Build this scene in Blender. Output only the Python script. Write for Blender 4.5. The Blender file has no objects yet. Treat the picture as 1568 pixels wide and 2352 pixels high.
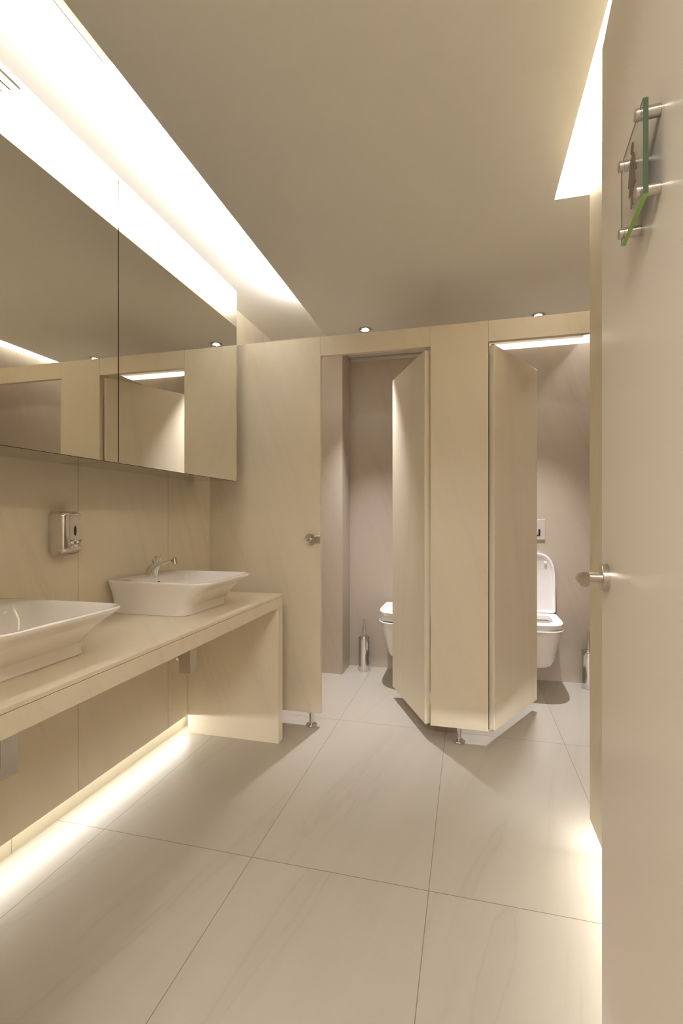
import bpy, bmesh, math
from mathutils import Vector, Matrix

SC = bpy.context.scene
COL = SC.collection
PI = math.pi

# ------------------------------------------------------------------ camera
CAM_H = 1.17
YAW = math.radians(14.58)
cd = bpy.data.cameras.new('camera')
cam = bpy.data.objects.new('camera', cd)
COL.objects.link(cam)
cam.location = (0, 0, CAM_H)
cam.rotation_euler = (math.radians(90), 0, YAW)
cd.sensor_fit = 'AUTO'
cd.sensor_width = 36.0
cd.lens = 1119.0 / 2352.0 * 36.0
cd.shift_y = 12.0 / 2352.0
cd.clip_start = 0.02
SC.camera = cam

# ------------------------------------------------------------------ world / exposure
w = bpy.data.worlds.new('world')
SC.world = w
w.use_nodes = True
w.node_tree.nodes['Background'].inputs[0].default_value = (1.0, 0.88, 0.72, 1)
w.node_tree.nodes['Background'].inputs[1].default_value = 0.03
SC.view_settings.view_transform = 'Standard'
SC.view_settings.look = 'None'
SC.view_settings.gamma = 1.0
SC.view_settings.use_curve_mapping = False
SC.view_settings.exposure = 0.19
SC.cycles.max_bounces = 16
SC.cycles.diffuse_bounces = 10
SC.cycles.glossy_bounces = 6
SC.cycles.transmission_bounces = 8
SC.cycles.sample_clamp_indirect = 6.0
SC.cycles.caustics_reflective = False
SC.cycles.caustics_refractive = False

# ------------------------------------------------------------------ lights (cove LEDs, kick LEDs, added hall fill)
LED = (1.0, 0.982, 0.955)
KICK = (1.0, 1.0, 0.96)
DOWN = (0.94, 0.945, 1.0)


def area(name, loc, direction, sx, sy, power, color):
    """rectangular area light, local X of size sx lies along world Y or X as given by sy axis"""
    ld = bpy.data.lights.new(name, 'AREA')
    ld.shape = 'RECTANGLE'
    ld.size, ld.size_y = sx, sy
    ld.energy = power
    ld.color = color
    o = bpy.data.objects.new(name, ld)
    COL.objects.link(o)
    o.location = loc
    d = Vector(direction).normalized()
    return o, d


def area_along(name, loc, direction, along, length, width, power, color):
    o, d = area(name, loc, direction, length, width, power, color)
    x = Vector(along).normalized()
    z = -d
    y = z.cross(x).normalized()
    x = y.cross(z).normalized()
    o.rotation_euler = Matrix((x, y, z)).transposed().to_euler()
    return o


P_COVE_L, P_COVE_R, P_KICK_L, P_KICK_R, P_SLOT, P_SPOT, P_HALL_FILL = 67.0, 25.0, 3.5, 4.8, 1.8, 170.0, 48.0
area_along('cove_led_left', (-0.905, 1.475, 2.456), (-0.12, 0, 1), (0, 1, 0), 2.55, 0.02, P_COVE_L, LED)
area_along('cove_led_right', (0.288, 1.10, 2.456), (0.35, 0, 1), (0, 1, 0), 1.9, 0.02, P_COVE_R, LED)
area_along('cove_led_right_end', (0.62, 2.125, 2.456), (0, -0.35, 1), (1, 0, 0), 0.60, 0.02, P_COVE_R * 0.3, LED)
area_along('kick_led_left', (-1.533, 1.30, 0.0915), (1, 0, -0.04), (0, 1, 0), 2.28, 0.005, P_KICK_L, KICK)
area_along('kick_led_right', (0.477, 1.05, 0.0915), (-1, 0, -0.04), (0, 1, 0), 1.68, 0.005, P_KICK_R, KICK)
area_along('kick_led_return', (0.65, 1.847, 0.0915), (0, 1, -0.04), (1, 0, 0), 0.36, 0.005, P_KICK_R * 0.8, KICK)
area_along('slot_led_back', (0.40, 3.744, 2.50), (0, 0, -1), (1, 0, 0), 0.86, 0.02, P_SLOT, KICK)
area_along('slot_led_side', (0.83, 3.12, 2.50), (0, 0, -1), (0, 1, 0), 0.95, 0.02, P_SLOT, KICK)
area_along('hall_fill', (-0.2, -0.8, 2.40), (0, 0, -1), (1, 0, 0), 0.8, 0.5, P_HALL_FILL, LED)  # unseen lamp added behind the camera to fill room and entrance door


# ------------------------------------------------------------------ materials
def new_mat(name):
    m = bpy.data.materials.new(name)
    m.use_nodes = True
    nt = m.node_tree
    return m, nt, nt.nodes['Principled BSDF']


def mat_plain(name, col, rough=0.5, metal=0.0, spec=0.5, coat=0.0, noise=0.0, nscale=40, bump=0.0):
    m, nt, b = new_mat(name)
    b.inputs['Base Color'].default_value = (*col, 1)
    b.inputs['Roughness'].default_value = rough
    b.inputs['Metallic'].default_value = metal
    b.inputs['Specular IOR Level'].default_value = spec
    b.inputs['Coat Weight'].default_value = coat
    b.inputs['Coat Roughness'].default_value = 0.05
    tc = nt.nodes.new('ShaderNodeTexCoord')
    n = nt.nodes.new('ShaderNodeTexNoise')
    n.inputs['Scale'].default_value = nscale
    n.inputs['Detail'].default_value = 4
    nt.links.new(tc.outputs['Object'], n.inputs['Vector'])
    if noise > 0:
        mr = nt.nodes.new('ShaderNodeMapRange')
        mr.inputs['To Min'].default_value = 1 - noise
        mr.inputs['To Max'].default_value = 1 + noise
        nt.links.new(n.outputs['Fac'], mr.inputs['Value'])
        mx = nt.nodes.new('ShaderNodeVectorMath')
        mx.operation = 'SCALE'
        mx.inputs[0].default_value = col
        nt.links.new(mr.outputs['Result'], mx.inputs['Scale'])
        nt.links.new(mx.outputs['Vector'], b.inputs['Base Color'])
    if bump > 0:
        bp = nt.nodes.new('ShaderNodeBump')
        bp.inputs['Strength'].default_value = bump
        bp.inputs['Distance'].default_value = 0.002
        nt.links.new(n.outputs['Fac'], bp.inputs['Height'])
        nt.links.new(bp.outputs['Normal'], b.inputs['Normal'])
    return m


def math_node(nt, op, a, bb, c=None):
    n = nt.nodes.new('ShaderNodeMath')
    n.operation = op
    for i, v in enumerate((a, bb, c)):
        if v is None:
            continue
        if isinstance(v, (int, float)):
            n.inputs[i].default_value = v
        else:
            nt.links.new(v, n.inputs[i])
    return n.outputs[0]


def mat_stone(name, col, vein=0.10, rough=0.42, floor=False, joints=None, offs=0.0, tilt=0.33, spec=0.5):
    """sand coloured porcelain with long soft slanted veins; floor adds 60 x 118 cm joints;
    joints = (spacing along y, phase) adds vertical slab joints"""
    m, nt, b = new_mat(name)
    tc = nt.nodes.new('ShaderNodeTexCoord')
    sp = nt.nodes.new('ShaderNodeSeparateXYZ')
    nt.links.new(tc.outputs['Object'], sp.inputs[0])
    X, Y, Z = sp.outputs
    comb = nt.nodes.new('ShaderNodeCombineXYZ')
    joint = None
    if floor:
        u = math_node(nt, 'ADD', X, 0.12)
        u = math_node(nt, 'DIVIDE', u, 0.60)
        v = math_node(nt, 'ADD', Y, -1.545)
        v = math_node(nt, 'DIVIDE', v, 1.175)
        iu = math_node(nt, 'FLOOR', u, 0)
        iv = math_node(nt, 'FLOOR', v, 0)
        fu = math_node(nt, 'PINGPONG', u, 0.5)
        fv = math_node(nt, 'PINGPONG', v, 0.5)
        ju = math_node(nt, 'LESS_THAN', fu, 0.0011 / 0.60)
        jv = math_node(nt, 'LESS_THAN', fv, 0.0013 / 1.175)
        joint = math_node(nt, 'MAXIMUM', ju, jv)
        s = math_node(nt, 'MULTIPLY', Y, -0.22)
        s = math_node(nt, 'ADD', X, s)
        s = math_node(nt, 'MULTIPLY', s, 8.0)
        cell = math_node(nt, 'MULTIPLY', iu, 7.31)
        cell = math_node(nt, 'MULTIPLY_ADD', iv, 3.77, cell)
        s = math_node(nt, 'ADD', s, cell)
        t = math_node(nt, 'MULTIPLY', Y, 0.7)
        nt.links.new(s, comb.inputs[0])
        nt.links.new(t, comb.inputs[1])
        nt.links.new(cell, comb.inputs[2])
    else:
        s = math_node(nt, 'MULTIPLY', Y, 0.93)
        s = math_node(nt, 'ADD', X, s)
        s = math_node(nt, 'MULTIPLY_ADD', Z, tilt, s)
        s = math_node(nt, 'MULTIPLY_ADD', s, 11.0, offs)
        t = math_node(nt, 'MULTIPLY', Z, 0.8)
        nt.links.new(s, comb.inputs[0])
        nt.links.new(t, comb.inputs[1])
        if joints:
            v = math_node(nt, 'ADD', Y, -joints[1])
            v = math_node(nt, 'DIVIDE', v, joints[0])
            fv = math_node(nt, 'PINGPONG', v, 0.5)
            joint = math_node(nt, 'LESS_THAN', fv, 0.0011 / joints[0])
            iv = math_node(nt, 'FLOOR', v, 0)
            cell = math_node(nt, 'MULTIPLY', iv, 5.13)
            nt.links.new(cell, comb.inputs[2])
    n = nt.nodes.new('ShaderNodeTexNoise')
    n.inputs['Scale'].default_value = 1.0
    n.inputs['Detail'].default_value = 5.0
    n.inputs['Roughness'].default_value = 0.55
    n.inputs['Distortion'].default_value = 0.6
    nt.links.new(comb.outputs[0], n.inputs['Vector'])
    cr = nt.nodes.new('ShaderNodeValToRGB')
    e = cr.color_ramp.elements
    k = 1 - vein
    def tone(f):
        return (col[0] * (1 - vein * f), col[1] * (1 - vein * f * 1.06), col[2] * (1 - vein * f * 1.15), 1)
    e[0].position, e[0].color = 0.28, tone(0.55)
    e[1].position, e[1].color = 0.70, tone(-0.1)
    for pos, f in ((0.355, 0.45), (0.375, 1.0), (0.40, 0.42), (0.50, 0.15)):
        e.new(pos).color = tone(f)
    nt.links.new(n.outputs['Fac'], cr.inputs['Fac'])
    g = nt.nodes.new('ShaderNodeTexNoise')
    g.inputs['Scale'].default_value = 160
    g.inputs['Detail'].default_value = 3
    nt.links.new(tc.outputs['Object'], g.inputs['Vector'])
    mr = nt.nodes.new('ShaderNodeMapRange')
    mr.inputs['To Min'].default_value = 0.965
    mr.inputs['To Max'].default_value = 1.035
    nt.links.new(g.outputs['Fac'], mr.inputs['Value'])
    mul = nt.nodes.new('ShaderNodeVectorMath')
    mul.operation = 'SCALE'
    nt.links.new(cr.outputs['Color'], mul.inputs[0])
    nt.links.new(mr.outputs['Result'], mul.inputs['Scale'])
    out = mul.outputs['Vector']
    if joint is not None:
        mix = nt.nodes.new('ShaderNodeMix')
        mix.data_type = 'RGBA'
        nt.links.new(joint, mix.inputs['Factor'])
        nt.links.new(out, mix.inputs['A'])
        mix.inputs['B'].default_value = (col[0] * 0.42, col[1] * 0.38, col[2] * 0.34, 1)
        out = mix.outputs['Result']
    nt.links.new(out, b.inputs['Base Color'])
    b.inputs['Roughness'].default_value = rough
    b.inputs['Specular IOR Level'].default_value = spec
    return m


STONE = (0.735, 0.658, 0.525)
M = {}
M['floor'] = mat_stone('floor_tile', (0.472, 0.430, 0.366), 0.10, 0.36, floor=True)
M['wall'] = mat_stone('wall_stone', STONE, 0.085, 0.42, joints=(0.59, 1.585))
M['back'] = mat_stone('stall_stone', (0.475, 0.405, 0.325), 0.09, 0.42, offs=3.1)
M['panel'] = mat_stone('panel_stone', (0.67, 0.595, 0.47), 0.06, 0.40, offs=11.7)
M['door'] = mat_stone('cubicle_door_stone', (0.73, 0.65, 0.51), 0.07, 0.40, offs=23.4, tilt=0.1)
M['edge'] = mat_plain('edge_band', (0.80, 0.73, 0.59), 0.35)
M['counter'] = mat_stone('counter_stone', (0.75, 0.67, 0.54), 0.07, 0.36, offs=41.0)
M['kick'] = mat_stone('kick_stone', (0.76, 0.71, 0.58), 0.05, 0.4, joints=(1.19, 1.35))
M['ceiling'] = mat_plain('ceiling_paint', (0.86, 0.85, 0.81), 0.7, noise=0.01, nscale=3)
M['cove'] = mat_plain('cove_paint', (0.86, 0.84, 0.80), 0.7, noise=0.01, nscale=3)
M['lacquer'] = mat_plain('door_lacquer', (0.82, 0.765, 0.69), 0.28, noise=0.01, nscale=2)
M['frame'] = mat_plain('door_frame_paint', (0.74, 0.67, 0.58), 0.4)
M['hall'] = mat_plain('hall_paint', (0.70, 0.64, 0.54), 0.7)
M['ceramic'] = mat_plain('white_ceramic', (0.83, 0.80, 0.77), 0.12, coat=0.6)
M['seat'] = mat_plain('white_seat_plastic', (0.84, 0.81, 0.80), 0.22)
M['chrome'] = mat_plain('chrome', (0.74, 0.72, 0.69), 0.08, metal=1.0)
M['steel'] = mat_plain('brushed_steel', (0.60, 0.57, 0.52), 0.24, metal=1.0)
M['nickel'] = mat_plain('satin_nickel', (0.58, 0.53, 0.46), 0.26, metal=1.0)
M['mirror'] = mat_plain('mirror_glass', (0.86, 0.85, 0.79), 0.0, metal=1.0)
M['polish'] = mat_plain('polished_underside', (0.70, 0.66, 0.56), 0.06, metal=1.0)
M['dark'] = mat_plain('dark_gap', (0.02, 0.016, 0.012), 0.6)
M['gap_shade'] = mat_plain('gap_shade_dark', (0.05, 0.038, 0.025), 0.6)  # dark colour standing in for shade in the hinge gap
M['plate'] = mat_plain('grey_plastic', (0.50, 0.46, 0.42), 0.35)
M['black'] = mat_plain('black_plastic', (0.01, 0.01, 0.01), 0.3)
M['figure'] = mat_plain('brown_film', (0.105, 0.080, 0.048), 0.5)
M['glassedge'] = mat_plain('green_glass_edge', (0.062, 0.092, 0.05), 0.55, spec=0.15)
M['glassedge_lit'] = mat_plain('lit_green_glass_edge', (0.22, 0.46, 0.07), 0.10, coat=0.5)  # brighter copy of the glass edge, light painted into the lower side
M['red'] = mat_plain('red_marker', (0.35, 0.02, 0.015), 0.4)
M['white'] = mat_plain('white_marker', (0.8, 0.78, 0.75), 0.4)


def mat_glass():
    m, nt, b = new_mat('clear_glass')
    b.inputs['Base Color'].default_value = (0.93, 0.97, 0.93, 1)
    b.inputs['Roughness'].default_value = 0.02
    b.inputs['IOR'].default_value = 1.3
    b.inputs['Transmission Weight'].default_value = 1.0
    return m


M['glass'] = mat_glass()


def mat_emit(name, col, strength):
    m, nt, b = new_mat(name)
    b.inputs['Base Color'].default_value = (*col, 1)
    b.inputs['Emission Color'].default_value = (*col, 1)
    b.inputs['Emission Strength'].default_value = strength
    return m


M['lamp'] = mat_emit('lamp_glow', (1.0, 0.96, 0.92), 40.0)


# ------------------------------------------------------------------ mesh helpers
def link(name, bm, mat, parent=None, smooth=None, bevel=0.0, seg=2, loc=None):
    me = bpy.data.meshes.new(name)
    bmesh.ops.recalc_face_normals(bm, faces=bm.faces)
    bm.to_mesh(me)
    bm.free()
    for mm in (mat if isinstance(mat, (list, tuple)) else [mat]):
        me.materials.append(mm)
    o = bpy.data.objects.new(name, me)
    COL.objects.link(o)
    if parent is not None:
        o.parent = parent
    if loc is not None:
        o.location = loc
    if bevel > 0:
        b = o.modifiers.new('bevel', 'BEVEL')
        b.width = bevel
        b.segments = seg
        b.limit_method = 'ANGLE'
        b.angle_limit = math.radians(50)
    if smooth is not None:
        for p in me.polygons:
            p.use_smooth = True
        me.set_sharp_from_angle(angle=math.radians(smooth))
    return o


def box(bm, x0, x1, y0, y1, z0, z1, mi=0):
    v = [bm.verts.new(p) for p in ((x0, y0, z0), (x1, y0, z0), (x1, y1, z0), (x0, y1, z0),
                                   (x0, y0, z1), (x1, y0, z1), (x1, y1, z1), (x0, y1, z1))]
    for f in ((0, 3, 2, 1), (4, 5, 6, 7), (0, 1, 5, 4), (1, 2, 6, 5), (2, 3, 7, 6), (3, 0, 4, 7)):
        bm.faces.new([v[i] for i in f]).material_index = mi


def bx(*a):
    bm = bmesh.new()
    box(bm, *a)
    return bm


def loft(bm, loops, cap0=True, cap1=True, closed=False, mi=0):
    rings = [[bm.verts.new(p) for p in lp] for lp in loops]
    n = len(rings[0])
    pairs = list(zip(rings[:-1], rings[1:]))
    if closed:
        pairs.append((rings[-1], rings[0]))
    for a, b in pairs:
        for i in range(n):
            j = (i + 1) % n
            bm.faces.new((a[i], a[j], b[j], b[i])).material_index = mi
    if not closed:
        if cap0:
            bm.faces.new(list(reversed(rings[0]))).material_index = mi
        if cap1:
            bm.faces.new(rings[-1]).material_index = mi


def circle(c, axis, r, n=32, ry=None):
    a = Vector(axis).normalized()
    u = a.orthogonal().normalized()
    if abs(a.z) < 0.9:
        u = Vector((0, 0, 1)).cross(a).normalized()
    v = a.cross(u)
    ry = r if ry is None else ry
    return [Vector(c) + u * (r * math.cos(2 * PI * i / n)) + v * (ry * math.sin(2 * PI * i / n)) for i in range(n)]


def lathe(bm, prof, origin=(0, 0, 0), axis=(0, 0, 1), n=40, cap0=True, cap1=True):
    a = Vector(axis).normalized()
    loft(bm, [circle(Vector(origin) + a * h, a, max(r, 1e-5), n) for r, h in prof], cap0, cap1)


def sweep(bm, path, n=24):
    """path: list of (point, ru, rv)"""
    pts = [Vector(p[0]) for p in path]
    loops = []
    for i, (p, ru, rv) in enumerate(path):
        d = (pts[min(i + 1, len(pts) - 1)] - pts[max(i - 1, 0)]).normalized()
        side = Vector((0, 1, 0))
        up = d.cross(side).normalized()
        loops.append([pts[i] + side * (ru * math.cos(2 * PI * k / n)) + up * (rv * math.sin(2 * PI * k / n)) for k in range(n)])
    loft(bm, loops)


def rrect(x0, x1, y0, y1, r, z, n=8):
    out = []
    for cx, cy, a0 in ((x1 - r, y1 - r, 0), (x0 + r, y1 - r, 90), (x0 + r, y0 + r, 180), (x1 - r, y0 + r, 270)):
        for k in range(n + 1):
            a = math.radians(a0 + 90 * k / n)
            out.append((cx + r * math.cos(a), cy + r * math.sin(a), z))
    return out


def prism(bm, pts, h0, h1, f, mi=0):
    """extrude polygon pts between h0 and h1, f(p, h) -> 3d"""
    loft(bm, [[f(p, h0) for p in pts], [f(p, h1) for p in pts]], mi=mi)


def empty(name, label, cat, loc=(0, 0, 0), rz=0.0, group=None):
    o = bpy.data.objects.new(name, None)
    COL.objects.link(o)
    o.empty_display_size = 0.1
    o.location = loc
    o.rotation_euler = (0, 0, rz)
    tag(o, label, cat, group)
    return o


def tag(o, label, cat, group=None):
    o['label'] = label
    o['category'] = cat
    if group:
        o['group'] = group
    return o


def struct(name, bm, mat, parent=None, **k):
    o = link(name, bm, mat, parent, **k)
    if parent is None:
        o['kind'] = 'structure'
    return o


def copy_tree(o, parent=None):
    c = o.copy()
    COL.objects.link(c)
    c.parent = parent
    for ch in list(o.children):
        copy_tree(ch, c)
    return c


# ------------------------------------------------------------------ the room
WL = -1.476          # left wall face
YP, TP = 2.59, 0.03  # partition front face, thickness
YB = 3.75            # back wall face
ZC, ZS = 2.43, 2.537  # ceiling, cove slab
XR = 0.419           # right wall panel face
XRS = 0.86           # stall right wall

struct('floor', bx(-1.9, 1.5, -1.75, 4.0, -0.06, 0.0), M['floor'])

bm = bmesh.new()
t = 0.013
box(bm, -0.955, 0.331, 0.15, 2.085, ZC, ZC + t)
box(bm, -0.955, XRS, 2.085, 2.62, ZC, ZC + t)
box(bm, -0.955, 0.775, 2.62, 3.733, ZC, ZC + t)
box(bm, -0.955, -0.06, 3.733, YB, ZC, ZC + t)
struct('ceiling', bm, M['ceiling'])
bm = bmesh.new()
box(bm, -1.60, 1.05, 0.10, 3.90, ZS, ZS + 0.05)           # slab above all coves
box(bm, -0.845, -0.83, 0.15, YB, ZC + t, ZS)              # inner side of the long left cove
box(bm, 0.235, 0.25, 0.15, 2.15, ZC + t, ZS)              # inner sides of the right cove
box(bm, 0.25, XRS, 2.15, 2.165, ZC + t, ZS)
box(bm, -0.06, 0.76, 3.70, 3.712, ZC + t, ZS)             # stall cove
box(bm, 0.76, 0.775, 2.62, 3.70, ZC + t, ZS)
box(bm, -0.075, -0.06, 3.70, YB + 0.03, ZC + t, ZS)
struct('ceiling_cove', bm, M['cove'])

struct('wall_left', bx(WL - 0.03, WL, 0.2, YB + 0.02, 0.096, ZS), M['wall'])
struct('wall_left_backing', bx(-1.62, -1.536, 0.1, 3.9, 0.0, ZS), M['kick'])
struct('trim_1', bx(-1.536, WL - 0.03, 0.2, YB, 0.10, 0.14), M['cove'])
bm = bmesh.new()
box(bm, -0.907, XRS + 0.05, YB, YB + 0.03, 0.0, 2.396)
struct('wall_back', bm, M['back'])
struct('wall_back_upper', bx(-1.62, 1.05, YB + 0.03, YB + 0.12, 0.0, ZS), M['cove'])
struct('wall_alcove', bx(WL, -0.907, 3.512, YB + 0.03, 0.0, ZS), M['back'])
struct('wall_right', bx(XR, XR + 0.03, 0.2, 1.904, 0.096, 2.388), M['wall'])
struct('wall_right_return', bx(XR + 0.0305, XRS, 1.874, 1.904, 0.096, 2.388), M['wall'])
struct('wall_right_backing', bx(0.48, XRS, 0.2, 1.845, 0.0, ZS), M['kick'])
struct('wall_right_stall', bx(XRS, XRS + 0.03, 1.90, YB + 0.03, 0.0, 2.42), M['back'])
struct('wall_right_stall_upper', bx(XRS + 0.03, XRS + 0.12, 1.90, 3.87, 0.0, ZS), M['cove'])
struct('wall_front', bx(-1.62, -0.60, 0.1, 0.2, 0.0, ZS), M['frame'])
struct('wall_front_right', bx(0.215, XRS + 0.06, 0.1, 0.2, 0.0, ZS), M['frame'])
struct('wall_front_lintel', bx(-0.60, 0.215, 0.1, 0.2, 2.12, ZS), M['frame'])
bm = bmesh.new()
box(bm, -1.7, -1.6, -1.7, 0.1, 0, 2.5)
box(bm, 1.2, 1.3, -1.7, 0.1, 0, 2.5)
box(bm, -1.7, 1.3, -1.8, -1.7, 0, 2.5)
box(bm, 1.0, 1.3, 0.0, 0.1, 0, 2.5)
struct('wall_hall', bm, M['hall'])
struct('ceiling_hall', bx(-1.7, 1.3, -1.8, 0.1, 2.5, 2.55), M['hall'])

# ------------------------------------------------------------------ entrance door, open, close to the camera
L = 0.82
DANG = math.atan2(0.9972, 0.0752)
door = struct('door_1', bx(0, L, -0.04, 0.0, 0.008, 2.10), M['lacquer'], bevel=0.002)
door.location = (0.257 - 0.0752 * L, 1.069 - 0.9972 * L, 0)
door.rotation_euler = (0, 0, DANG)
DM = Matrix.Translation(door.location) @ Matrix.Rotation(DANG, 4, 'Z')
hx, hz = L - 0.060, 1.056
h = bpy.data.objects.new('door_handle', None)
COL.objects.link(h)
h.parent = door
h.location = (hx, 0, hz)
bm = bmesh.new()
lathe(bm, [(0.0262, 0.0), (0.0262, 0.0105), (0.0252, 0.0115), (0.011, 0.0115)], (0, 0, 0), (0, 1, 0), 48)
link('rosette', bm, M['nickel'], h, smooth=35)
bm = bmesh.new()
# neck straight out of the door, then a lever running back towards the hinge, cut at a slant
path = []
R = 0.0105
for y in (0.008, 0.03, 0.038):
    path.append(((0, y, 0), R, R))
loops = [circle((0, y, 0), (0, 1, 0), R, 28) for y in (0.0085, 0.030)]
cx, cy = -0.016, 0.030
for k in range(1, 9):
    a = math.radians(90 * k / 8)
    p = Vector((cx + 0.016 * math.cos(a), cy + 0.016 * math.sin(a), 0))
    ax = Vector((-math.sin(a), math.cos(a), 0))
    loops.append(circle(p, ax, R, 28))
last = circle((-0.048, 0.046, 0), (-1, 0, 0), R, 28)
last = [Vector((-0.048 - (p.y - 0.046) * 0.5 + p.z * 1.6, p.y, p.z)) for p in last]
loops.append(last)
loft(bm, loops)
link('lever', bm, M['nickel'], h, smooth=40)

# restroom sign on the door
sign = empty('restroom_sign', 'square clear glass sign with brown woman pictogram on four steel standoffs, near door top', 'sign',
             DM @ Vector((0.47, 0, 1.619)), DANG)
xs = (-0.047, 0.047)
zs = (-0.047, 0.048)
bm = bmesh.new()
x0, x1, z0, z1, y0, y1 = -0.060, 0.061, -0.058, 0.058, 0.016, 0.022
vv = [bm.verts.new(p) for p in ((x0, y0, z0), (x1, y0, z0), (x1, y1, z0), (x0, y1, z0),
                                (x0, y0, z1), (x1, y0, z1), (x1, y1, z1), (x0, y1, z1))]
for f, mi in (((0, 3, 2, 1), 2), ((4, 5, 6, 7), 1), ((0, 1, 5, 4), 0), ((1, 2, 6, 5), 1), ((2, 3, 7, 6), 0), ((3, 0, 4, 7), 1)):
    bm.faces.new([vv[i] for i in f]).material_index = mi
link('glass_plate', bm, [M['glass'], M['glassedge'], M['glassedge_lit']], sign)
for sx in xs:
    for sz in zs:
        bm = bmesh.new()
        lathe(bm, [(0.0066, 0.0), (0.0066, 0.0008), (0.0072, 0.0012), (0.0072, 0.0158)], (sx, 0, sz), (0, 1, 0), 28)
        lathe(bm, [(0.0072, 0.0222), (0.0072, 0.0270), (0.0064, 0.0280)], (sx, 0, sz), (0, 1, 0), 28)
        link('standoff', bm, M['steel'], sign, smooth=35)


def fig(p, hh):
    # the sign is read from the room: figure x runs against the local x axis
    return (-p[0] * 1.2 - 0.007, hh, p[1])


bm = bmesh.new()
h0, h1 = 0.0221, 0.0226
prism(bm, [(0.0065 * math.cos(2 * PI * k / 24), 0.0345 + 0.0072 * math.sin(2 * PI * k / 24)) for k in range(24)], h0, h1, fig)
# arms, bodice and flared skirt as one silhouette, then the two legs
body = [(-0.005, 0.0255), (0.005, 0.0255), (0.0095, 0.023), (0.0185, -0.004), (0.0165, -0.006), (0.0150, -0.0045), (0.0082, 0.0125),
        (0.0062, 0.008), (0.0155, -0.020), (-0.0155, -0.020), (-0.0062, 0.008), (-0.0082, 0.0125), (-0.0150, -0.0045),
        (-0.0165, -0.006), (-0.0185, -0.004), (-0.0095, 0.023)]
prism(bm, body, h0, h1, fig)
for s in (1, -1):
    prism(bm, [(s * 0.0012, -0.0201), (s * 0.0064, -0.0201), (s * 0.0058, -0.041), (s * 0.0022, -0.041)], h0, h1, fig)
link('pictogram', bm, M['figure'], sign)

# ------------------------------------------------------------------ mirror cabinets
XM = -1.221


def mirror_cabinet(y0, y1, label):
    e = empty('mirror_cabinet', label, 'mirror', (XM, (y0 + y1) / 2, 1.366), 0, 'mirror cabinets above the vanity')
    hw = (y1 - y0) / 2
    bm = bmesh.new()
    box(bm, WL - XM, -0.006, -hw + 0.001, hw - 0.001, 0.004, 1.032)
    link('cabinet_body', bm, M['polish'], e)
    bm = bmesh.new()
    box(bm, -0.005, 0.0, -hw + 0.0015, hw - 0.0015, 0.0, 1.034)
    link('mirror_door', bm, M['mirror'], e)
    bm = bmesh.new()
    box(bm, -0.0055, -0.0050, -hw + 0.0005, hw - 0.0005, -0.001, 1.034)
    link('back_edge', bm, M['dark'], e)
    return e


mirror_cabinet(0.565, 1.4985, 'mirrored cabinet door nearer the entrance, above the front basin and soap dispenser')
mirror_cabinet(1.4995, 2.427, 'mirrored cabinet door beside the cubicle partition, above the rear basin')

# ------------------------------------------------------------------ vanity counter
XF = -0.948
ZT = 0.767
WC = WL + 0.001
van = empty('vanity_counter', 'long sand-coloured stone washbasin counter along left wall with end panel', 'counter', (0, 0, 0))
link('countertop', bx(WC, XF, 0.22, 2.411, ZT - 0.012, ZT), M['counter'], van, bevel=0.0012)
link('apron', bx(XF - 0.03, XF - 0.0012, 0.22, 2.411, 0.700, ZT - 0.0135), M['counter'], van, bevel=0.001)
link('end_panel', bx(WC, XF, 2.353, 2.411, 0.0, 0.7145), M['counter'], van, bevel=0.001)


def basin(yc, label):
    e = empty('wash_basin', label, 'washbasin', (-1.472, yc, ZT), 0, 'white washbasins on the vanity')
    H, W, D = 0.141, 0.2175, 0.480
    fx0, fx1, fw = 0.006, 0.372, 0.186
    secs = []
    n = 8

    def sec(x0, x1, hw, r, z):
        secs.append(rrect(x0, x1, -hw, hw, r, z, n))
    sec(fx0 + 0.003, fx1 - 0.003, fw - 0.003, 0.055, 0.0)
    sec(fx0, fx1, fw, 0.055, 0.003)
    sec(fx0, fx1, fw, 0.055, 0.020)
    sec(fx0 - 0.001, fx1 + 0.003, fw + 0.001, 0.055, 0.028)
    for k in range(1, 11):
        s = k / 10
        q = s ** 1.55
        sec(fx0 * (1 - q), fx1 + 0.003 + (D - fx1 - 0.003) * q, fw + 0.001 + (W - fw - 0.001) * q, 0.055 + 0.005 * s, 0.028 + (H - 0.010 - 0.028) * s)
    sec(0.0, D + 0.0025, W + 0.0015, 0.061, H - 0.006)
    sec(0.0, D + 0.0025, W + 0.0015, 0.061, H - 0.003)
    sec(0.001, D, W, 0.060, H - 0.0005)
    sec(0.004, D - 0.003, W - 0.003, 0.058, H + 0.0008)
    sec(0.010, D - 0.006, W - 0.006, 0.056, H + 0.0012)
    sec(0.100, D - 0.0095, W - 0.0095, 0.050, H)
    sec(0.106, D - 0.013, W - 0.013, 0.050, H - 0.003)
    sec(0.112, D - 0.022, W - 0.019, 0.050, H - 0.012)
    sec(0.125, D - 0.058, W - 0.036, 0.050, 0.085)
    sec(0.140, D - 0.095, W - 0.055, 0.050, 0.040)
    sec(0.165, D - 0.130, W - 0.085, 0.050, 0.026)
    sec(0.225, 0.295, 0.035, 0.033, 0.020)
    bm = bmesh.new()
    loft(bm, secs)
    b = link('bowl', bm, M['ceramic'], e, smooth=38)
    bm = bmesh.new()
    lathe(bm, [(0.022, 0.0), (0.030, 0.001), (0.030, 0.003), (0.012, 0.005)], (0.26, 0, 0.0205), (0, 0, 1), 32)
    link('drain', bm, M['chrome'], e, smooth=40)
    bm = bmesh.new()
    lathe(bm, [(0.0065, 0.0), (0.0065, 0.006)], (0.116, 0, 0.107), (1, 0, 0.25), 20)
    link('overflow_hole', bm, M['dark'], e)
    return e


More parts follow.
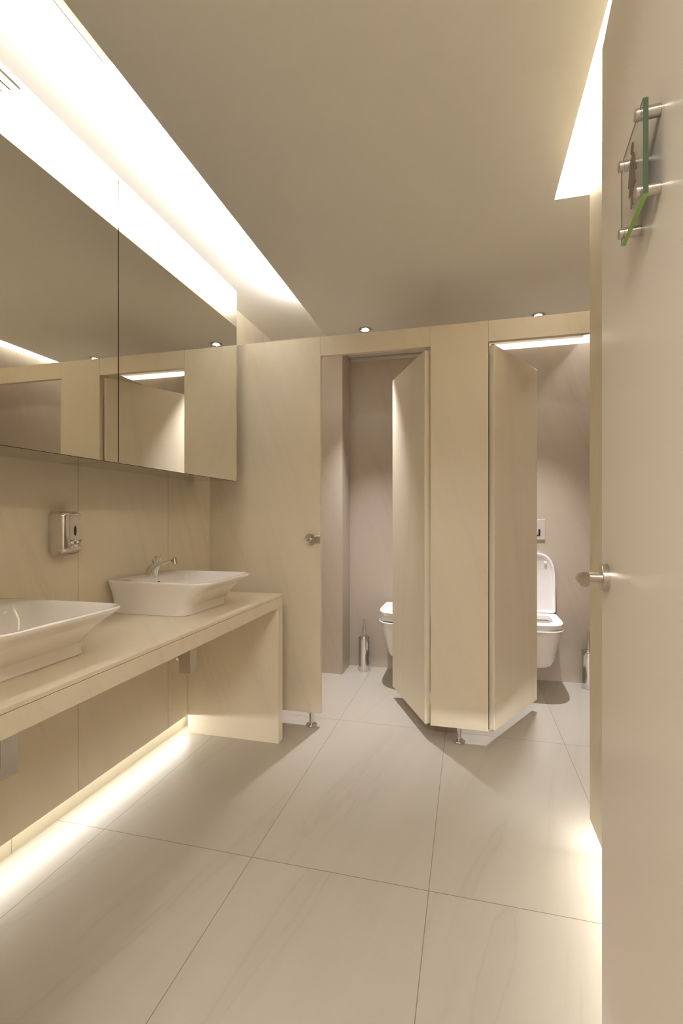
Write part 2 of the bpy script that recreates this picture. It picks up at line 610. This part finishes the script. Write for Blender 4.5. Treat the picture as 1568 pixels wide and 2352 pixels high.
basin(1.9225, 'white rectangular ceramic basin at far end of counter, beside the partition')
basin(1.0455, 'white rectangular ceramic basin cut by the frame edge, nearest the entrance')


def tap(yc, label):
    e = empty('push_tap', label, 'tap', (-1.392, yc, ZT + 0.1411), 0, 'push taps on the basins')
    bm = bmesh.new()
    sweep(bm, [((0.0, 0, 0.0), 0.026, 0.030), ((0.001, 0, 0.004), 0.025, 0.030), ((0.006, 0, 0.018), 0.0235, 0.029),
               ((0.015, 0, 0.032), 0.021, 0.0255), ((0.030, 0, 0.043), 0.0170, 0.0175), ((0.052, 0, 0.0525), 0.0125, 0.0095),
               ((0.080, 0, 0.060), 0.0105, 0.0072), ((0.108, 0, 0.0675), 0.0105, 0.0068)])
    link('body', bm, M['chrome'], e, smooth=50)
    bm = bmesh.new()
    lathe(bm, [(0.010, 0.0), (0.0125, 0.001), (0.0120, 0.019), (0.0105, 0.028), (0.008, 0.030)], (0.124, 0, 0.052), (-0.15, 0, 1), 28)
    link('spout_head', bm, M['chrome'], e, smooth=40)
    bm = bmesh.new()
    lathe(bm, [(0.0125, 0.0), (0.0118, 0.006), (0.0112, 0.010), (0.0125, 0.024), (0.0165, 0.036), (0.0165, 0.038), (0.0150, 0.0395)],
          (0.022, 0, 0.045), (0.30, 0, 1), 32)
    link('push_button', bm, M['chrome'], e, smooth=40)
    bm = bmesh.new()
    loops = []
    for k in range(13):
        a = math.radians(110 + 140 * k / 12)
        s = math.sin(PI * k / 12)
        c = Vector((0.026 + 0.0165 * math.cos(a), 0.0165 * math.sin(a), 0.052 + 0.013 * s))
        loops.append(circle(c, (-math.sin(a), math.cos(a), 0), 0.0015 + 0.0012 * s, 10, 0.0015 + 0.008 * s))
    loft(bm, loops)
    link('guard', bm, M['chrome'], e, smooth=50)
    return e


tap(1.9225, 'small chrome push tap on the back edge of the far white basin')
tap(1.0455, 'small chrome push tap on the back edge of the basin nearest the entrance')

# soap dispenser on the left wall
soap = empty('soap_dispenser', 'polished steel soap dispenser on left wall between the two basins', 'soap dispenser', (WL, 1.492, 1.028))
bm = bmesh.new()
hw, HH = 0.047, 0.164


def fsec(d, ins, zb):
    """rounded rectangle in y,z at depth d"""
    n = 6
    out = []
    y1, z0, z1, r = hw - ins, zb, HH - ins, 0.014
    for cy, cz, a0 in ((y1 - r, z1 - r, 0), (-y1 + r, z1 - r, 90), (-y1 + r, z0 + r, 180), (y1 - r, z0 + r, 270)):
        for k in range(n + 1):
            a = math.radians(a0 + 90 * k / n)
            out.append((d, cy + r * math.cos(a), cz + r * math.sin(a)))
    return out


loft(bm, [fsec(0.0, 0.0, 0.004), fsec(0.004, 0.0, 0.002), fsec(0.040, 0.0, 0.0), fsec(0.052, 0.002, 0.008), fsec(0.060, 0.007, 0.018), fsec(0.062, 0.010, 0.022)])
link('casing', bm, M['chrome'], soap, smooth=30)
bm = bmesh.new()
box(bm, 0.0600, 0.0640, -0.014, 0.0435, 0.020, 0.152)
link('front_plate', bm, M['chrome'], soap, bevel=0.002)
bm = bmesh.new()
loft(bm, [[(d, 0.010 + 0.0055 * math.cos(2 * PI * k / 24), 0.092 + 0.018 * math.sin(2 * PI * k / 24)) for k in range(24)] for d in (0.0640, 0.0650)])
link('level_window', bm, M['dark'], soap)
bm = bmesh.new()
lathe(bm, [(0.014, 0.0), (0.014, 0.004), (0.009, 0.006), (0.0085, 0.014), (0.0125, 0.018), (0.0135, 0.030), (0.0125, 0.032)], (0.0645, 0.012, 0.046), (1, 0, 0), 32)
link('push_button', bm, M['chrome'], soap, smooth=40)


def trap(yc, label):
    e = empty('waste_trap', label, 'waste trap', (-1.225, yc, 0.47), 0, 'square waste traps below the counter')
    link('trap_cover', bx(-0.029, 0.029, -0.025, 0.025, 0.0, 0.284), M['steel'], e, bevel=0.0015)
    bm = bmesh.new()
    lathe(bm, [(0.013, 0.0), (0.013, 0.210), (0.022, 0.211), (0.022, 0.214)], (-0.03, 0, 0.135), (-1, 0, 0), 24)
    link('waste_pipe', bm, M['chrome'], e, smooth=40)
    bm = bmesh.new()
    lathe(bm, [(0.006, -0.014), (0.013, -0.010), (0.015, 0.0), (0.013, 0.010), (0.006, 0.014)], (-0.050, -0.006, 0.066), (1, 0, 0), 24)
    link('valve', bm, M['chrome'], e, smooth=60)
    return e


trap(1.955, 'square steel waste trap under the far basin, close to the end panel')
trap(1.046, 'square steel waste trap under the near basin, cut by the frame edge')

# ------------------------------------------------------------------ cubicle partition
part = empty('cubicle_partition', 'full-width sand stone toilet cubicle front on steel feet', 'partition', (0, 0, 0))
ZB_, ZTOP, ZH = 0.078, 2.172, 2.066
XA, XB, XC, XD = -0.795, -0.192, 0.0988, 0.702
link('side_panel', bx(WL, XA, YP, YP + TP, ZB_, ZTOP), M['panel'], part, bevel=0.0008)
link('pilaster', bx(XB, XC, YP, YP + TP, ZB_, ZTOP), M['panel'], part, bevel=0.0008)
link('side_panel', bx(XD, XRS, YP, YP + TP, ZB_, ZTOP), M['panel'], part, bevel=0.0008)
link('header', bx(XA + 0.0006, XB - 0.0006, YP, YP + TP, ZH, ZTOP), M['panel'], part, bevel=0.0008)
link('header', bx(XC + 0.0006, XD - 0.0006, YP, YP + TP, ZH, ZTOP), M['panel'], part, bevel=0.0008)
link('gap_shade_strip', bx(XC, XC + 0.0042, YP + 0.012, YP + TP - 0.001, 0.085, ZH - 0.001), M['gap_shade'], part)  # dark strip added as painted shade between pilaster and right door
link('divider', bx(-0.063, -0.033, YP + TP, YB, ZB_, ZTOP), M['panel'], part)


def foot(x):
    bm = bmesh.new()
    lathe(bm, [(0.031, 0.0), (0.032, 0.002), (0.032, 0.009), (0.030, 0.011), (0.0125, 0.011), (0.0125, ZB_ + 0.001)], (x, YP + TP / 2, 0), (0, 0, 1), 36)
    link('foot', bm, M['chrome'], part, smooth=35)


foot(-0.852)
foot(-0.047)
foot(0.80)
lk = bpy.data.objects.new('lock', None)
COL.objects.link(lk)
lk.parent = part
lk.location = (-0.853, YP, 1.046)
bm = bmesh.new()
lathe(bm, [(0.0335, 0.0), (0.0335, 0.008), (0.031, 0.011), (0.0295, 0.0105)], (0, 0, 0), (0, -1, 0), 48)
link('rosette', bm, M['nickel'], lk, smooth=30)
bm = bmesh.new()
lathe(bm, [(0.009, 0.0), (0.009, 0.006), (0.0075, 0.009), (0.004, 0.0092)], (0.0, -0.0105, 0.0), (0, -1, 0), 28)
link('release_stud', bm, M['chrome'], lk, smooth=35)
bm = bmesh.new()
box(bm, -0.0155, -0.0115, -0.0115, -0.0100, -0.007, -0.001)
link('red_indicator', bm, M['red'], lk)
bm = bmesh.new()
box(bm, -0.0155, -0.0115, -0.0115, -0.0100, -0.0009, 0.006)
link('white_indicator', bm, M['white'], lk)
bm = bmesh.new()
box(bm, 0.026, 0.058, -0.006, 0.0, -0.021, 0.021)
link('keeper', bm, M['nickel'], lk, bevel=0.002)


def cubicle_door(name, O, F, handed, label):
    """O hinge corner of the outer face, F free corner; handed +1 when the inner side is to the right of O->F"""
    O, F = Vector((*O, 0)), Vector((*F, 0))
    d = (F - O).normalized()
    Ld = (F - O).length
    ang = math.atan2(d.y, d.x)
    e = empty('cubicle_door', label, 'cubicle door', O, ang, 'cubicle doors standing ajar')
    s = -handed           # inner side along local y
    y0, y1 = sorted((0.0, s * 0.030))
    link('leaf', bx(0.004, Ld, y0, y1, 0.074, 2.056), M['door'], e, bevel=0.0012)
    link('edge_strip', bx(0.0, 0.004, y0 + 0.001, y1 - 0.001, 0.080, 2.056), M['edge'], e, bevel=0.001)
    for z in (0.066, 2.0555):
        bm = bmesh.new()
        lathe(bm, [(0.008, 0.0), (0.008, 0.0085)], (0.016, s * 0.015, z), (0, 0, 1), 20)
        link('pivot', bm, M['steel'], e, smooth=40)
    return e


cubicle_door('cubicle_door', (-0.2234, 2.612), (-0.475, 3.14), 1, 'left inward-open cubicle door hinged at left of central pilaster, before closed toilet')
cubicle_door('cubicle_door', (0.1294, 2.612), (0.400, 3.13), -1, 'right inward-open cubicle door hinged at right of central pilaster, before raised-lid toilet')


# ------------------------------------------------------------------ toilets
def dshape(w_, l0, l1, z, n=3.2, m=40, rb=0.012):
    """outline in x (+-w), y: l0 back (wall side, y=0 is the wall) to -l1 front, super-elliptic front half"""
    out = []
    mid = -l0 - (l1 - l0) * 0.45
    for k in range(m + 1):
        a = PI * k / m
        c, s = math.cos(a), math.sin(a)
        x = w_ * math.copysign(abs(c) ** (2 / n), c)
        y = mid - (l1 + mid) * abs(s) ** (2 / n)
        out.append((x, y, z))
    out.append((-w_, -l0 - rb, z))
    out.append((-w_ + rb, -l0, z))
    out.append((w_ - rb, -l0, z))
    out.append((w_, -l0 - rb, z))
    return out


def toilet(x, label, lid_open):
    e = empty('toilet', label, 'toilet', (x, YB, 0), 0, 'wall-hung toilets')
    bm = bmesh.new()
    lp = [dshape(0.085, 0.0, 0.27, 0.166, 2.4), dshape(0.110, 0.0, 0.31, 0.171, 2.6), dshape(0.122, 0.0, 0.335, 0.185, 2.8),
          dshape(0.130, 0.0, 0.355, 0.215, 3.0), dshape(0.147, 0.0, 0.405, 0.310, 3.1), dshape(0.160, 0.0, 0.440, 0.385, 3.2),
          dshape(0.168, 0.0, 0.462, 0.434, 3.2), dshape(0.174, 0.0, 0.474, 0.441, 3.2), dshape(0.177, 0.0, 0.479, 0.447, 3.2),
          dshape(0.174, 0.002, 0.476, 0.453, 3.2), dshape(0.128, 0.125, 0.425, 0.453, 2.6), dshape(0.120, 0.13, 0.415, 0.440, 2.5),
          dshape(0.105, 0.15, 0.38, 0.37, 2.4), dshape(0.070, 0.18, 0.32, 0.30, 2.2), dshape(0.040, 0.20, 0.27, 0.27, 2.0)]
    loft(bm, lp)
    link('pan', bm, M['ceramic'], e, smooth=40)
    bm = bmesh.new()
    so = [dshape(0.170, 0.055, 0.472, z, 3.2) for z in (0.461, 0.487)]
    si = [dshape(0.112, 0.135, 0.405, z, 2.5) for z in (0.489, 0.461)]
    loft(bm, [so[0], so[1], dshape(0.167, 0.057, 0.469, 0.490, 3.2), si[0], si[1]], closed=True)
    link('seat', bm, M['seat'], e, smooth=35)
    for s in (-1, 1):
        bm = bmesh.new()
        lathe(bm, [(0.012, -0.02), (0.012, 0.02)], (s * 0.09, -0.045, 0.478), (1, 0, 0), 20)
        link('hinge', bm, M['chrome'], e, smooth=40)
        bm = bmesh.new()
        lathe(bm, [(0.007, 0.0), (0.007, 0.008)], (s * 0.13, -0.42, 0.4535), (0, 0, 1), 16)
        link('bumper', bm, M['seat'], e, smooth=40)
    # lid in its own frame: hinge at origin, lid runs towards -y, underside at z = 0
    bm = bmesh.new()

    def sh(w_, l0, l1, z, n=3.2):
        return [(px, py, pz) for px, py, pz in dshape(w_, l0, l1, z, n)]
    loft(bm, [sh(0.152, 0.018, 0.395, 0.014, 2.8), sh(0.158, 0.010, 0.409, 0.002), sh(0.161, 0.006, 0.413, 0.0), sh(0.167, 0.0, 0.423, 0.0),
              sh(0.170, 0.0, 0.427, 0.005), sh(0.170, 0.0, 0.427, 0.026), sh(0.165, 0.003, 0.422, 0.031)])
    lid = link('lid', bm, M['seat'], e, smooth=40)
    lid.location = (0, -0.050, 0.4915)
    for s in (-1, 1):
        bm = bmesh.new()
        lathe(bm, [(0.011, 0.0), (0.011, 0.010), (0.008, 0.014)], (s * 0.105, -0.355, 0.0135), (0, 0, -1), 16)
        link('lid_bumper', bm, M['seat'], lid, smooth=40)
    if lid_open:
        lid.rotation_euler = (-math.radians(93), 0, 0)
    return e


toilet(-0.44, 'white wall-hung toilet with lid closed behind the left cubicle door', False)
toilet(0.427, 'white wall-hung toilet with lid raised behind the right cubicle door', True)

fp = empty('flush_plate', 'square grey flush plate with black button on wall above raised toilet lid', 'flush plate', (0.427, YB, 1.08))
link('plate', bx(-0.105, 0.105, -0.010, 0.0, -0.072, 0.074), M['plate'], fp, bevel=0.002)
link('shadow_gap_frame', bx(-0.098, 0.098, -0.006, -0.0005, -0.078, -0.0722), M['plate'], fp)
bm = bmesh.new()
box(bm, -0.072, 0.072, -0.0125, -0.0101, -0.042, -0.036)
box(bm, 0.060, 0.072, -0.0125, -0.0101, -0.0361, 0.004)
box(bm, -0.072, -0.060, -0.0125, -0.0101, -0.0361, 0.004)
link('black_button', bm, M['black'], fp)
link('push_pad', bx(-0.058, 0.058, -0.0135, -0.0101, -0.034, 0.004), M['plate'], fp, bevel=0.001)


def brush(x, y, label):
    e = empty('toilet_brush', label, 'toilet brush', (x, y, 0), 0, 'steel toilet brush holders')
    bm = bmesh.new()
    lathe(bm, [(0.040, 0.0), (0.043, 0.001), (0.0430, 0.004), (0.0425, 0.0045), (0.0425, 0.245), (0.041, 0.247)], n=48)
    link('holder', bm, M['chrome'], e, smooth=35)
    bm = bmesh.new()
    lathe(bm, [(0.0430, 0.2465), (0.0432, 0.250), (0.040, 0.257), (0.012, 0.258), (0.0105, 0.260)], n=48)
    link('lid', bm, M['steel'], e, smooth=40)
    bm = bmesh.new()
    lathe(bm, [(0.0085, 0.259), (0.0085, 0.30), (0.0075, 0.385), (0.0060, 0.390)], n=24)
    link('handle', bm, M['chrome'], e, smooth=40)
    return e


brush(-0.772, 3.655, 'tall steel toilet brush holder on the floor in the left cubicle corner')
brush(0.796, 3.66, 'tall steel toilet brush holder on the floor beside the raised-lid toilet')


# ------------------------------------------------------------------ ceiling downlights and air grille
def downlight(x, y, label, aim=None):
    e = empty('downlight', label, 'downlight', (x, y, ZC), 0, 'round recessed downlights')
    bm = bmesh.new()
    lathe(bm, [(0.044, 0.0), (0.044, -0.003), (0.041, -0.006), (0.034, -0.006), (0.031, -0.001), (0.031, 0.0)], n=40)
    link('rim', bm, M['steel'], e, smooth=40)
    bm = bmesh.new()
    lathe(bm, [(0.022, -0.001), (0.022, -0.0055), (0.018, -0.0085), (0.008, -0.0105)], n=32)
    link('lamp', bm, M['lamp'], e, smooth=60)
    ld = bpy.data.lights.new('downlight_beam', 'SPOT')
    ld.energy = P_SPOT
    ld.color = DOWN
    ld.spot_size = math.radians(67)
    ld.spot_blend = 1.0
    ld.shadow_soft_size = 0.016
    lo = bpy.data.objects.new('downlight_beam', ld)
    COL.objects.link(lo)
    lo.parent = e
    lo.location = (0, 0, -0.03)
    ls = bpy.data.lights.new('downlight_spill', 'SPOT')
    ls.energy = P_SPOT * 0.010
    ls.color = DOWN
    ls.spot_size = math.radians(108)
    ls.spot_blend = 0.06
    ls.shadow_soft_size = 0.016
    so = bpy.data.objects.new('downlight_spill', ls)
    COL.objects.link(so)
    so.parent = e
    so.location = (0, 0, -0.03)
    return e


downlight(-0.669, 3.199, 'bright round ceiling downlight above the left cubicle doorway')
downlight(0.4225, 3.25, 'round ceiling downlight peeking above the header of the right cubicle')

vent = empty('air_vent', 'narrow white slot air grille in the lit ceiling recess, reflected in the mirror', 'air vent', (-1.02, 0.80, ZS))
bm = bmesh.new()
box(bm, -0.036, -0.026, -0.45, 0.45, -0.004, 0.0)
box(bm, 0.026, 0.036, -0.45, 0.45, -0.004, 0.0)
box(bm, -0.026, 0.026, 0.44, 0.45, -0.004, 0.0)
box(bm, -0.026, 0.026, -0.45, -0.44, -0.004, 0.0)
box(bm, -0.005, 0.005, -0.44, 0.44, -0.004, 0.0)
link('vent_frame', bm, M['cove'], vent)
link('vent_slot', bx(-0.0259, -0.0051, -0.4399, 0.4399, -0.0015, -0.0002), M['figure'], vent)
link('vent_slot', bx(0.0051, 0.0259, -0.4399, 0.4399, -0.0015, -0.0002), M['figure'], vent)
